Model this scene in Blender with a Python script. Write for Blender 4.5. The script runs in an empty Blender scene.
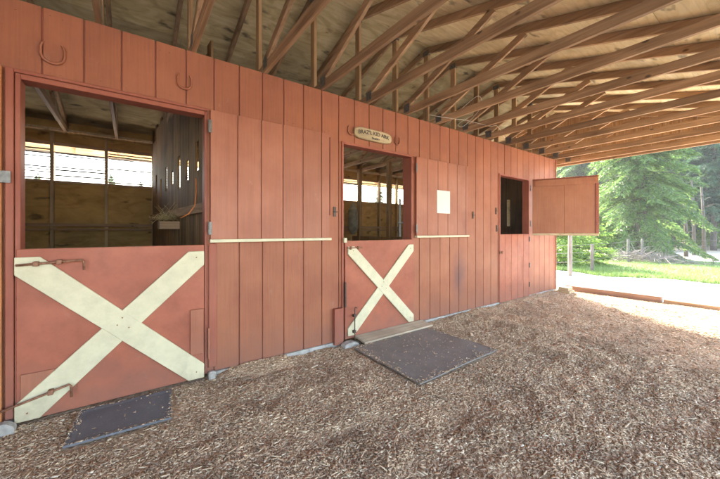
import bpy, math, random
import numpy as np
from mathutils import Vector, Matrix, noise
R = math.radians
scene = bpy.context.scene
col = scene.collection
random.seed(4)

# ------------------------------------------------------------------ camera, sky, sun, exposure
CAM_H = 1.277
cam_d = bpy.data.cameras.new('camera')
cam = bpy.data.objects.new('camera', cam_d)
col.objects.link(cam)
scene.camera = cam
cam_d.sensor_width = 36.0
cam_d.lens = 36.0 * 315 / 720
cam_d.shift_y = -8.5 / 720
cam_d.clip_start = 0.05
cam_d.clip_end = 600
cam.location = (0, 0, CAM_H)
cam.rotation_euler = (R(90), 0, R(-36.0))

SUN_EL, SUN_AZ = R(33), R(55)          # azimuth measured from +X towards +Y
world = bpy.data.worlds.new('World')
scene.world = world
world.use_nodes = True
wn = world.node_tree
bg = wn.nodes['Background']
sky = wn.nodes.new('ShaderNodeTexSky')
sky.sky_type = 'NISHITA'
sky.sun_disc = False
sky.sun_elevation = SUN_EL
sky.sun_rotation = R(90) - SUN_AZ
sky.dust_density = 2.0
wn.links.new(sky.outputs[0], bg.inputs[0])
bg.inputs[1].default_value = 0.15
sun_d = bpy.data.lights.new('sun', 'SUN')
sun_d.energy = 3.6
sun_d.angle = R(6.0)
sun_d.color = (1.0, 0.965, 0.91)
sun = bpy.data.objects.new('sun', sun_d)
col.objects.link(sun)
sdir = Vector((math.cos(SUN_EL) * math.cos(SUN_AZ), math.cos(SUN_EL) * math.sin(SUN_AZ), math.sin(SUN_EL)))
sun.rotation_euler = sdir.to_track_quat('Z', 'Y').to_euler()
sun.location = sdir * 50
scene.view_settings.view_transform = 'Standard'
scene.view_settings.look = 'None'
scene.view_settings.gamma = 1
scene.view_settings.use_curve_mapping = False
scene.view_settings.exposure = 3.78
scene.view_settings.use_white_balance = True
scene.view_settings.white_balance_temperature = 7200
scene.render.engine = 'CYCLES'
scene.cycles.max_bounces = 10
scene.cycles.diffuse_bounces = 6


# ------------------------------------------------------------------ helpers
class MB:
    def __init__(self):
        self.v = []
        self.f = []
        self.smooth = False

    def box(self, x0, x1, y0, y1, z0, z1):
        n = len(self.v)
        self.v += [(x0, y0, z0), (x1, y0, z0), (x1, y1, z0), (x0, y1, z0), (x0, y0, z1), (x1, y0, z1), (x1, y1, z1), (x0, y1, z1)]
        self.f += [tuple(n + i for i in q) for q in ((3, 2, 1, 0), (4, 5, 6, 7), (0, 1, 5, 4), (1, 2, 6, 5), (2, 3, 7, 6), (3, 0, 4, 7))]
        return self

    def bar(self, a, b, w, h, up=(0, 0, 1)):
        """box from a to b, w across, h along up"""
        a = Vector(a); b = Vector(b)
        d = (b - a).normalized()
        s = d.cross(Vector(up))
        if s.length < 1e-4:
            s = d.cross(Vector((1, 0, 0)))
        s.normalize()
        u = s.cross(d).normalized()
        n = len(self.v)
        for p in (a, b):
            for i, j in ((-1, -1), (1, -1), (1, 1), (-1, 1)):
                self.v.append(tuple(p + s * (i * w / 2) + u * (j * h / 2)))
        self.f += [tuple(n + i for i in q) for q in ((0, 1, 2, 3), (7, 6, 5, 4), (4, 5, 1, 0), (5, 6, 2, 1), (6, 7, 3, 2), (7, 4, 0, 3))]
        return self

    def tube(self, pts, rads, seg=8):
        pts = [Vector(p) for p in pts]
        if not hasattr(rads, '__len__'):
            rads = [rads] * len(pts)
        n = len(self.v)
        ref = Vector((0.13, 0.31, 0.94))
        for i, p in enumerate(pts):
            d = (pts[min(i + 1, len(pts) - 1)] - pts[max(i - 1, 0)]).normalized()
            s = d.cross(ref)
            if s.length < 0.05:
                s = d.cross(Vector((1, 0, 0)))
            s.normalize()
            u = s.cross(d)
            for k in range(seg):
                a = 2 * math.pi * k / seg
                self.v.append(tuple(p + (s * math.cos(a) + u * math.sin(a)) * rads[i]))
        for i in range(len(pts) - 1):
            for k in range(seg):
                k2 = (k + 1) % seg
                self.f.append((n + i * seg + k, n + i * seg + k2, n + (i + 1) * seg + k2, n + (i + 1) * seg + k))
        self.f.append(tuple(n + k for k in reversed(range(seg))))
        self.f.append(tuple(n + (len(pts) - 1) * seg + k for k in range(seg)))
        return self

    def prism(self, poly, y0, y1):
        """polygon in XZ, extruded from y0 (front) to y1"""
        n = len(self.v); m = len(poly)
        self.v += [(x, y0, z) for x, z in poly] + [(x, y1, z) for x, z in poly]
        self.f.append(tuple(n + i for i in range(m)))
        self.f.append(tuple(n + m + i for i in reversed(range(m))))
        for i in range(m):
            j = (i + 1) % m
            self.f.append((n + i, n + m + i, n + m + j, n + j))
        return self

    def build(self, name, mat, parent=None, bevel=0.0, smooth=False, loc=None):
        me = bpy.data.meshes.new(name)
        me.from_pydata(self.v, [], self.f)
        me.update()
        me.materials.append(mat)
        o = bpy.data.objects.new(name, me)
        col.objects.link(o)
        if smooth:
            me.polygons.foreach_set('use_smooth', [True] * len(me.polygons))
        if bevel:
            b = o.modifiers.new('bevel', 'BEVEL')
            b.width = bevel
            b.segments = 1
            b.limit_method = 'ANGLE'
        if loc:
            o.location = loc
        if parent:
            o.parent = parent
        return o


def tag(o, label=None, cat=None, group=None, kind=None):
    if label: o['label'] = label
    if cat: o['category'] = cat
    if group: o['group'] = group
    if kind: o['kind'] = kind
    return o


def empty(name, loc=(0, 0, 0), rz=0.0):
    o = bpy.data.objects.new(name, None)
    o.location = loc
    o.rotation_euler = (0, 0, rz)
    o.empty_display_size = 0.2
    col.objects.link(o)
    return o


def copy_tree(o, parent=None):
    c = o.copy()
    col.objects.link(c)
    if parent: c.parent = parent
    for ch in list(o.children):
        copy_tree(ch, c)
    return c


# ------------------------------------------------------------------ materials
def new_mat(name):
    m = bpy.data.materials.new(name)
    m.use_nodes = True
    nt = m.node_tree
    return m, nt, nt.nodes['Principled BSDF']


def N(nt, t, **kw):
    n = nt.nodes.new('ShaderNode' + t)
    for k, v in kw.items():
        if hasattr(n, k) and k not in ('inputs',):
            setattr(n, k, v)
        else:
            n.inputs[k].default_value = v
    return n


def coords(nt, scale=(1, 1, 1), loc=(0, 0, 0), world_space=False):
    tc = nt.nodes.new('ShaderNodeTexCoord')
    mp = nt.nodes.new('ShaderNodeMapping')
    mp.inputs['Scale'].default_value = scale
    mp.inputs['Location'].default_value = loc
    if world_space:
        g = nt.nodes.new('ShaderNodeNewGeometry')
        nt.links.new(g.outputs['Position'], mp.inputs[0])
    else:
        nt.links.new(tc.outputs['Object'], mp.inputs[0])
    return mp


def ramp(nt, src, stops):
    r = nt.nodes.new('ShaderNodeValToRGB')
    els = r.color_ramp.elements
    while len(els) < len(stops):
        els.new(0.5)
    for e, (p, c) in zip(els, stops):
        e.position = p
        e.color = (c[0], c[1], c[2], 1) if hasattr(c, '__len__') else (c, c, c, 1)
    nt.links.new(src, r.inputs[0])
    return r


def mixc(nt, a, b, fac, mode='MIX'):
    m = nt.nodes.new('ShaderNodeMix')
    m.data_type = 'RGBA'
    m.blend_type = mode
    for sock, v in ((m.inputs[6], a), (m.inputs[7], b)):
        if hasattr(v, 'is_linked') or hasattr(v, 'links'):
            nt.links.new(v, sock)
        else:
            sock.default_value = (v[0], v[1], v[2], 1)
    if hasattr(fac, 'links'):
        nt.links.new(fac, m.inputs[0])
    else:
        m.inputs[0].default_value = fac
    return m.outputs[2]


def bump(nt, p, height, strength=0.3, dist=0.01):
    b = nt.nodes.new('ShaderNodeBump')
    b.inputs['Strength'].default_value = strength
    b.inputs['Distance'].default_value = dist
    nt.links.new(height, b.inputs['Height'])
    nt.links.new(b.outputs[0], p.inputs['Normal'])


def wood_mat(name, axis, c0, c1, c2, rough=0.75, knots=True, scale=1.0):
    """grain runs along axis 'x','y' or 'z'"""
    m, nt, p = new_mat(name)
    s = {'x': (1.2, 26, 26), 'y': (26, 1.2, 26), 'z': (26, 26, 1.2)}[axis]
    mp = coords(nt, tuple(k * scale for k in s), world_space=True)
    n1 = N(nt, 'TexNoise', Scale=1.0, Detail=6.0, Roughness=0.6, Distortion=0.6)
    nt.links.new(mp.outputs[0], n1.inputs['Vector'])
    r1 = ramp(nt, n1.outputs[0], [(0.3, c0), (0.52, c1), (0.75, c2)])
    # board to board change
    oi = nt.nodes.new('ShaderNodeObjectInfo')
    geo = nt.nodes.new('ShaderNodeNewGeometry')
    add = N(nt, 'Math', operation='ADD')
    nt.links.new(oi.outputs['Random'], add.inputs[0]); nt.links.new(geo.outputs['Random Per Island'], add.inputs[1])
    fr = N(nt, 'Math', operation='FRACT'); nt.links.new(add.outputs[0], fr.inputs[0])
    rv = ramp(nt, fr.outputs[0], [(0, 0.72), (0.5, 1.0), (1, 1.18)])
    c = mixc(nt, r1.outputs[0], rv.outputs[0], 1.0, 'MULTIPLY')
    if knots:
        mp2 = coords(nt, tuple(3.0 if k > 2 else 1.6 for k in s), world_space=True)
        v = N(nt, 'TexVoronoi', Scale=2.2)
        nt.links.new(mp2.outputs[0], v.inputs['Vector'])
        rk = ramp(nt, v.outputs['Distance'], [(0.0, 0.22), (0.07, 0.4), (0.11, 1.0)])
        c = mixc(nt, c, rk.outputs[0], 1.0, 'MULTIPLY')
    # long weather stains
    mp3 = coords(nt, (1.7, 0.9, 1.7), world_space=True)
    n3 = N(nt, 'TexNoise', Scale=1.6, Detail=5.0)
    nt.links.new(mp3.outputs[0], n3.inputs['Vector'])
    rs = ramp(nt, n3.outputs[0], [(0.3, 0.62), (0.55, 1.0)])
    c = mixc(nt, c, rs.outputs[0], 0.8, 'MULTIPLY')
    nt.links.new(c, p.inputs['Base Color'])
    p.inputs['Roughness'].default_value = rough
    bump(nt, p, n1.outputs[0], 0.35, 0.004)
    return m


def paint_mat(name, base, dark, worn=(0.45, 0.3, 0.25), wear=0.5, rough=0.55, axis='z', dirt_h=0.5):
    m, nt, p = new_mat(name)
    mp = coords(nt, (1, 1, 1), world_space=True)
    n1 = N(nt, 'TexNoise', Scale=2.3, Detail=7.0, Roughness=0.62)
    nt.links.new(mp.outputs[0], n1.inputs['Vector'])
    r1 = ramp(nt, n1.outputs[0], [(0.3, dark), (0.62, base)])
    # brush / wood grain
    s = {'z': (60, 60, 2.0), 'x': (2.0, 60, 60), 'n': (9, 9, 9)}[axis]
    mp2 = coords(nt, s, world_space=True)
    n2 = N(nt, 'TexNoise', Scale=1.0, Detail=5.0, Roughness=0.7)
    nt.links.new(mp2.outputs[0], n2.inputs['Vector'])
    rg = ramp(nt, n2.outputs[0], [(0.3, 0.86), (0.6, 1.04)])
    c = mixc(nt, r1.outputs[0], rg.outputs[0], 1.0, 'MULTIPLY')
    geo = nt.nodes.new('ShaderNodeNewGeometry')
    rv = ramp(nt, geo.outputs['Random Per Island'], [(0, 0.93), (1, 1.05)])
    c = mixc(nt, c, rv.outputs[0], 1.0, 'MULTIPLY')
    # rubbed and scuffed patches
    n3 = N(nt, 'TexNoise', Scale=7.0, Detail=9.0, Roughness=0.75)
    mp3 = coords(nt, (1, 1, 0.5), loc=(3, 1, 7), world_space=True)
    nt.links.new(mp3.outputs[0], n3.inputs['Vector'])
    rw = ramp(nt, n3.outputs[0], [(0.60, 0.0), (0.74, 1.0)])
    fm = N(nt, 'Math', operation='MULTIPLY'); nt.links.new(rw.outputs[0], fm.inputs[0]); fm.inputs[1].default_value = wear
    c = mixc(nt, c, worn, fm.outputs[0])
    # splashed dust low down
    sep = nt.nodes.new('ShaderNodeSeparateXYZ'); nt.links.new(geo.outputs['Position'], sep.inputs[0])
    n4 = N(nt, 'TexNoise', Scale=9.0, Detail=6.0); nt.links.new(mp.outputs[0], n4.inputs['Vector'])
    ma = N(nt, 'Math', operation='MULTIPLY_ADD'); nt.links.new(n4.outputs[0], ma.inputs[0]); ma.inputs[1].default_value = 0.5
    nt.links.new(sep.outputs['Z'], ma.inputs[2])
    rd = ramp(nt, ma.outputs[0], [(0.18, 0.65), (0.18 + dirt_h, 0.0)])
    c = mixc(nt, c, (0.2, 0.095, 0.07) if base[0] < 0.45 and base[2] < 0.2 else (0.3, 0.24, 0.17), rd.outputs[0])
    if name == 'red_paint':
        vd = N(nt, 'VectorMath', operation='DISTANCE')
        mps = coords(nt, (1, 1, 0.42), world_space=True)
        mn = N(nt, 'VectorMath', operation='MULTIPLY_ADD'); nt.links.new(n3.outputs['Color'], mn.inputs[0]); mn.inputs[1].default_value = (0.25, 0, 0.25)
        nt.links.new(mps.outputs[0], mn.inputs[2]); nt.links.new(mn.outputs[0], vd.inputs[0]); vd.inputs[1].default_value = (4.17, 3.0, 0.36)
        rx = ramp(nt, vd.outputs['Value'], [(0.02, 0.75), (0.2, 0.0)])
        c = mixc(nt, c, (0.12, 0.055, 0.055), rx.outputs[0])
    nt.links.new(c, p.inputs['Base Color'])
    rr = ramp(nt, n1.outputs[0], [(0.3, rough + 0.12), (0.7, rough - 0.05)])
    nt.links.new(rr.outputs[0], p.inputs['Roughness'])
    p.inputs['Specular IOR Level'].default_value = 0.35
    bump(nt, p, n2.outputs[0], 0.25, 0.002)
    return m


def plain_mat(name, c0, c1, scale=8.0, rough=0.7, metal=0.0, bs=0.3, bd=0.005, detail=6.0, stretch=(1, 1, 1)):
    m, nt, p = new_mat(name)
    mp = coords(nt, stretch, world_space=True)
    n1 = N(nt, 'TexNoise', Scale=scale, Detail=detail, Roughness=0.65)
    nt.links.new(mp.outputs[0], n1.inputs['Vector'])
    r1 = ramp(nt, n1.outputs[0], [(0.32, c0), (0.68, c1)])
    nt.links.new(r1.outputs[0], p.inputs['Base Color'])
    p.inputs['Roughness'].default_value = rough
    p.inputs['Metallic'].default_value = metal
    bump(nt, p, n1.outputs[0], bs, bd)
    return m


M = {}
M['red'] = paint_mat('red_paint', (0.31, 0.106, 0.052), (0.25, 0.082, 0.044), wear=0.3)
M['red_inner'] = paint_mat('brown_red_paint', (0.36, 0.15, 0.08), (0.29, 0.11, 0.06), worn=(0.45, 0.25, 0.16), wear=0.3)
M['red_door'] = paint_mat('red_door_paint', (0.325, 0.093, 0.05), (0.265, 0.073, 0.041), worn=(0.42, 0.2, 0.15), wear=0.25, rough=0.5, axis='n')
M['red_leaf'] = paint_mat('red_leaf_paint', (0.33, 0.118, 0.066), (0.265, 0.09, 0.052), worn=(0.6, 0.36, 0.28), wear=0.4, rough=0.5)
M['red_trim'] = paint_mat('red_trim_paint', (0.29, 0.085, 0.05), (0.24, 0.065, 0.04), wear=0.2)
M['cream'] = paint_mat('cream_paint', (0.54, 0.49, 0.335), (0.51, 0.46, 0.315), worn=(0.36, 0.31, 0.24), wear=0.25, axis='n', dirt_h=0.22)
M['orange_wood'] = wood_mat('orange_wood', 'z', (0.3, 0.1, 0.035), (0.42, 0.16, 0.06), (0.48, 0.2, 0.08), knots=False)
M['truss_y'] = wood_mat('truss_wood', 'y', (0.22, 0.125, 0.062), (0.37, 0.225, 0.12), (0.5, 0.34, 0.195))
M['truss_z'] = wood_mat('post_wood', 'z', (0.23, 0.13, 0.06), (0.37, 0.22, 0.105), (0.48, 0.31, 0.165))
M['truss_x'] = wood_mat('beam_wood', 'x', (0.24, 0.14, 0.08), (0.38, 0.23, 0.13), (0.48, 0.32, 0.2))
M['pale_wood'] = wood_mat('pale_wood', 'y', (0.42, 0.3, 0.16), (0.6, 0.46, 0.28), (0.68, 0.55, 0.36))
M['log'] = wood_mat('sill_timber', 'y', (0.18, 0.1, 0.065), (0.28, 0.16, 0.11), (0.36, 0.23, 0.16))
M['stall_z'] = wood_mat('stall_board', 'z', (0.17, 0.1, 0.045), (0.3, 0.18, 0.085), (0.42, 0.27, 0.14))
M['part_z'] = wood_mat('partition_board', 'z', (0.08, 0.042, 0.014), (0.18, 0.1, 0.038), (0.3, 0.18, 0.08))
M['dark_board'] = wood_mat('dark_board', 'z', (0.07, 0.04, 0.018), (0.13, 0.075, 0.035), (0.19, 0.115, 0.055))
M['stud'] = wood_mat('stud_wood', 'z', (0.3, 0.2, 0.1), (0.45, 0.31, 0.17), (0.55, 0.4, 0.24))
M['grey_wood'] = wood_mat('weathered_wood', 'z', (0.09, 0.08, 0.07), (0.17, 0.15, 0.13), (0.24, 0.22, 0.19))
M['steel'] = plain_mat('galvanised_steel', (0.1, 0.09, 0.08), (0.2, 0.19, 0.18), 40, 0.5, 0.6, 0.1)
M['rust'] = plain_mat('rusty_steel', (0.16, 0.06, 0.035), (0.34, 0.17, 0.1), 60, 0.7, 0.4, 0.3, 0.002)
M['dark_metal'] = plain_mat('dark_iron', (0.05, 0.035, 0.03), (0.12, 0.08, 0.06), 60, 0.6, 0.5, 0.2, 0.002)
M['concrete'] = plain_mat('concrete', (0.24, 0.225, 0.205), (0.42, 0.4, 0.375), 14, 0.9)
M['paper'] = plain_mat('paper', (0.52, 0.53, 0.48), (0.58, 0.59, 0.54), 3, 0.7, 0, 0.05)
M['black'] = plain_mat('black_paint', (0.03, 0.025, 0.02), (0.06, 0.05, 0.04), 30, 0.7)
M['cord'] = plain_mat('orange_cord', (0.5, 0.15, 0.04), (0.6, 0.2, 0.05), 30, 0.6)
M['cloth'] = plain_mat('dusty_cloth', (0.16, 0.15, 0.12), (0.34, 0.32, 0.27), 9, 0.95)
M['hay'] = plain_mat('hay', (0.3, 0.22, 0.1), (0.5, 0.4, 0.2), 40, 0.9)


def plywood(name, c0, c1, c2, dark=0.25):
    m, nt, p = new_mat(name)
    mp = coords(nt, (1.3, 3.2, 3.2), world_space=True)
    n1 = N(nt, 'TexNoise', Scale=1.6, Detail=7.0, Roughness=0.62, Distortion=1.6)
    nt.links.new(mp.outputs[0], n1.inputs['Vector'])
    r1 = ramp(nt, n1.outputs[0], [(0.3, c0), (0.5, c1), (0.7, c2)])
    # wavy ply figure
    mpw = coords(nt, (0.5, 3.4, 3.4), world_space=True)
    w = N(nt, 'TexWave', Scale=1.1, Distortion=16.0, Detail=2.0, **{'Detail Scale': 0.8})
    w.bands_direction = 'Y'
    nt.links.new(mpw.outputs[0], w.inputs['Vector'])
    rw = ramp(nt, w.outputs[0], [(0.0, 0.62), (0.10, 0.95), (1.0, 1.0)])
    c = mixc(nt, r1.outputs[0], rw.outputs[0], 0.28, 'MULTIPLY')
    # knots and dark tears, stretched along the sheet
    mp2 = coords(nt, (2.6, 5.5, 5.5), world_space=True)
    nd = N(nt, 'TexNoise', Scale=2.0, Detail=3.0); nt.links.new(mp2.outputs[0], nd.inputs['Vector'])
    va = N(nt, 'VectorMath', operation='ADD'); nt.links.new(mp2.outputs[0], va.inputs[0]); nt.links.new(nd.outputs['Color'], va.inputs[1])
    v = N(nt, 'TexVoronoi', Scale=1.0); nt.links.new(va.outputs[0], v.inputs['Vector'])
    rk = ramp(nt, v.outputs['Distance'], [(0.05, dark), (0.16, 0.55), (0.24, 1.0)])
    c = mixc(nt, c, rk.outputs[0], 0.85, 'MULTIPLY')
    mp3 = coords(nt, (0.8, 0.8, 0.8), world_space=True)
    n3 = N(nt, 'TexNoise', Scale=1.3, Detail=5.0); nt.links.new(mp3.outputs[0], n3.inputs['Vector'])
    rs = ramp(nt, n3.outputs[0], [(0.32, 0.5), (0.48, 0.85), (0.62, 1.0)])
    c = mixc(nt, c, rs.outputs[0], 0.7, 'MULTIPLY')
    geo = nt.nodes.new('ShaderNodeNewGeometry')
    rv = ramp(nt, geo.outputs['Random Per Island'], [(0, 0.82), (1, 1.1)])
    c = mixc(nt, c, rv.outputs[0], 1.0, 'MULTIPLY')
    nt.links.new(c, p.inputs['Base Color'])
    p.inputs['Roughness'].default_value = 0.85
    bump(nt, p, n1.outputs[0], 0.3, 0.004)
    return m


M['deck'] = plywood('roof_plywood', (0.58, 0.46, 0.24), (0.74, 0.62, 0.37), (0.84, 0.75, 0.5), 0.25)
M['deck_shaded'] = plywood('shaded_stained_plywood', (0.28, 0.22, 0.11), (0.44, 0.36, 0.2), (0.56, 0.48, 0.3), 0.12)  # inner slope copy: its shade put into the colour, plus stains and knots
M['ply'] = plywood('stall_plywood', (0.36, 0.2, 0.06), (0.5, 0.3, 0.1), (0.58, 0.37, 0.14), 0.15)


def rubber(name, c0, c1):
    m, nt, p = new_mat(name)
    mp = coords(nt, (1, 1, 1), world_space=True)
    n1 = N(nt, 'TexNoise', Scale=5.0, Detail=8.0, Roughness=0.7); nt.links.new(mp.outputs[0], n1.inputs['Vector'])
    r1 = ramp(nt, n1.outputs[0], [(0.3, c0), (0.7, c1)])
    n2 = N(nt, 'TexNoise', Scale=70.0, Detail=3.0); nt.links.new(mp.outputs[0], n2.inputs['Vector'])
    r2 = ramp(nt, n2.outputs[0], [(0.62, 0.0), (0.72, 0.55)])
    c = mixc(nt, r1.outputs[0], (0.3, 0.26, 0.22), r2.outputs[0])
    nt.links.new(c, p.inputs['Base Color'])
    p.inputs['Roughness'].default_value = 0.62
    bump(nt, p, n2.outputs[0], 0.25, 0.003)
    return m


M['rubber'] = rubber('grey_rubber', (0.15, 0.138, 0.13), (0.21, 0.193, 0.182))
M['rubber_blue'] = rubber('slate_rubber', (0.09, 0.095, 0.11), (0.13, 0.135, 0.155))


def mulch_ground():
    m, nt, p = new_mat('mulch_soil')
    mp = coords(nt, (1, 1, 1), world_space=True)
    v = N(nt, 'TexVoronoi', Scale=55.0); v.inputs['Randomness'].default_value = 1
    n0 = N(nt, 'TexNoise', Scale=20.0, Detail=4.0); nt.links.new(mp.outputs[0], n0.inputs['Vector'])
    va = N(nt, 'VectorMath', operation='MULTIPLY_ADD'); nt.links.new(n0.outputs['Color'], va.inputs[0]); va.inputs[1].default_value = (0.04, 0.04, 0.04)
    nt.links.new(mp.outputs[0], va.inputs[2]); nt.links.new(va.outputs[0], v.inputs['Vector'])
    rc = ramp(nt, v.outputs['Color'], [(0.0, (0.34, 0.22, 0.14)), (0.5, (0.5, 0.35, 0.235)), (1.0, (0.62, 0.465, 0.33))])
    n1 = N(nt, 'TexNoise', Scale=1.1, Detail=5.0); nt.links.new(mp.outputs[0], n1.inputs['Vector'])
    rs = ramp(nt, n1.outputs[0], [(0.35, 0.75), (0.65, 1.15)])
    c = mixc(nt, rc.outputs[0], rs.outputs[0], 1, 'MULTIPLY')
    nt.links.new(c, p.inputs['Base Color'])
    p.inputs['Roughness'].default_value = 0.95
    p.inputs['Specular IOR Level'].default_value = 0.15
    bump(nt, p, v.outputs['Distance'], 0.8, 0.012)
    return m


def chip_mat():
    m, nt, p = new_mat('wood_chip')
    geo = nt.nodes.new('ShaderNodeNewGeometry')
    r = ramp(nt, geo.outputs['Random Per Island'], [(0.0, (0.2, 0.115, 0.065)), (0.12, (0.37, 0.24, 0.15)), (0.6, (0.51, 0.355, 0.235)), (0.88, (0.63, 0.47, 0.325)), (1.0, (0.8, 0.68, 0.52))])
    mp = coords(nt, (1, 1, 1), world_space=True)
    n1 = N(nt, 'TexNoise', Scale=2.2, Detail=7.0, Roughness=0.65); nt.links.new(mp.outputs[0], n1.inputs['Vector'])
    rs = ramp(nt, n1.outputs[0], [(0.34, 0.8), (0.5, 0.98), (0.68, 1.14)])
    c = mixc(nt, r.outputs[0], rs.outputs[0], 1, 'MULTIPLY')
    nt.links.new(c, p.inputs['Base Color'])
    p.inputs['Roughness'].default_value = 0.85
    p.inputs['Specular IOR Level'].default_value = 0.25
    return m


M['mulch'] = mulch_ground()
M['shred'] = plain_mat('shred', (0.4, 0.27, 0.17), (0.66, 0.52, 0.36), 6, 0.9)
M['chip'] = chip_mat()
M['gravel'] = plain_mat('gravel', (0.42, 0.39, 0.36), (0.6, 0.57, 0.53), 30, 0.95, 0, 0.6, 0.02, 10)
M['turf'] = plain_mat('turf', (0.1, 0.16, 0.04), (0.18, 0.24, 0.08), 2.5, 0.95, 0, 0.6, 0.03, 10)
M['dirt'] = plain_mat('dry_ground', (0.34, 0.28, 0.2), (0.48, 0.41, 0.32), 3.0, 0.95, 0, 0.5, 0.03, 10)


def leaf_mat(name, c0, c1, trans=0.45):
    m, nt, p = new_mat(name)
    geo = nt.nodes.new('ShaderNodeNewGeometry')
    r = ramp(nt, geo.outputs['Random Per Island'], [(0.0, c0), (1.0, c1)])
    nt.links.new(r.outputs[0], p.inputs['Base Color'])
    p.inputs['Roughness'].default_value = 0.6
    t = nt.nodes.new('ShaderNodeBsdfTranslucent'); nt.links.new(r.outputs[0], t.inputs[0])
    mx = nt.nodes.new('ShaderNodeMixShader'); mx.inputs[0].default_value = trans
    nt.links.new(p.outputs[0], mx.inputs[1]); nt.links.new(t.outputs[0], mx.inputs[2])
    nt.links.new(mx.outputs[0], nt.nodes['Material Output'].inputs[0])
    return m


M['cedar'] = leaf_mat('cedar_leaf', (0.06, 0.135, 0.035), (0.14, 0.23, 0.055))
M['fir'] = leaf_mat('fir_leaf', (0.045, 0.11, 0.055), (0.1, 0.175, 0.085))
M['bright'] = leaf_mat('bright_leaf', (0.1, 0.2, 0.03), (0.2, 0.32, 0.06), 0.45)
M['grass'] = leaf_mat('grass_blade', (0.09, 0.17, 0.04), (0.18, 0.28, 0.07), 0.4)
M['bark'] = plain_mat('bark', (0.05, 0.042, 0.034), (0.12, 0.1, 0.08), 12, 0.95, 0, 0.8, 0.03, 8, (1, 1, 0.25))
M['twig'] = plain_mat('dead_twig', (0.11, 0.09, 0.08), (0.2, 0.17, 0.155), 12, 0.95)


# ------------------------------------------------------------------ ground
def hgt(x, y):
    h = 0.034 * noise.noise(Vector((x * 1.1, y * 1.1, 0))) + 0.026 * noise.noise(Vector((x * 4, y * 4, 3)))
    h += 0.014 * noise.noise(Vector((x * 11, y * 11, 5)))
    for (ax0, ax1, ay0, ay1) in ((-0.4, 0.35, 2.4, 3.1), (1.85, 3.25, 1.7, 3.1)):
        d = max(ax0 - x, x - ax1, ay0 - y, y - ay1, 0)
        k = min(1, d / 0.35)
        h = h * k
    if y > 2.78 and (0.62 < x < 1.8 or 3.3 < x < 7.2):
        e = min(1, (x - 0.62) / 0.1, abs(x - 3.3) / 0.15, abs(x - 1.8) / 0.15, (7.2 - x) / 0.2)
        h += e * min(1, (y - 2.78) / 0.18) * (0.012 + 0.03 * max(0, 0.3 + noise.noise(Vector((x * 2.1, 0, 7)))) + (0.022 if x < 1.25 else 0))
    if x > 7.2:
        h *= max(0, 1 - (x - 7.2) / 0.3)
    return h


def sheet(name, x0, x1, y0, y1, step, zf, mat):
    nx = max(1, int(round((x1 - x0) / step))); ny = max(1, int(round((y1 - y0) / step)))
    b = MB()
    for j in range(ny + 1):
        for i in range(nx + 1):
            x = x0 + (x1 - x0) * i / nx; y = y0 + (y1 - y0) * j / ny
            b.v.append((x, y, zf(x, y)))
    for j in range(ny):
        for i in range(nx):
            a = j * (nx + 1) + i
            b.f.append((a, a + 1, a + nx + 2, a + nx + 1))
    return b.build(name, mat, smooth=True)


def terr(x, y):
    d = math.hypot(x - 9, y)
    return -0.075 + 0.0 * d + (0.05 * noise.noise(Vector((x * 0.2, y * 0.2, 0))) if d > 6 else 0)


tag(sheet('ground', -300, 300, -300, 300, 6.0, lambda x, y: -0.12, M['dirt']), kind='structure')
tag(sheet('gravel_yard', 7.66, 12.6, -14, 12, 0.3, lambda x, y: -0.06 + 0.012 * noise.noise(Vector((x, y, 0))), M['gravel']), kind='structure')
tag(sheet('lawn', 11.3, 20, -30, 40, 0.25, lambda x, y: -0.10 + 0.075 * min(1, max(0, (x - 11.4 + 0.5 * noise.noise(Vector((x * .8, y * .5, 2)))) / 0.9)) + 0.02 * noise.noise(Vector((x * .9, y * .9, 0))), M['turf']), kind='structure')
tag(sheet('barn_floor', -5.5, 7.62, -3.2, 7.2, 0.06, hgt, M['mulch']), kind='structure')
tag(sheet('front_yard', -40, 7.66, -60, -3.2, 4.0, lambda x, y: -0.055, M['gravel']), kind='structure')
tag(sheet('back_yard', -40, 7.66, 7.2, 60, 4.0, lambda x, y: -0.05, M['gravel']), kind='structure')


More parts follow.
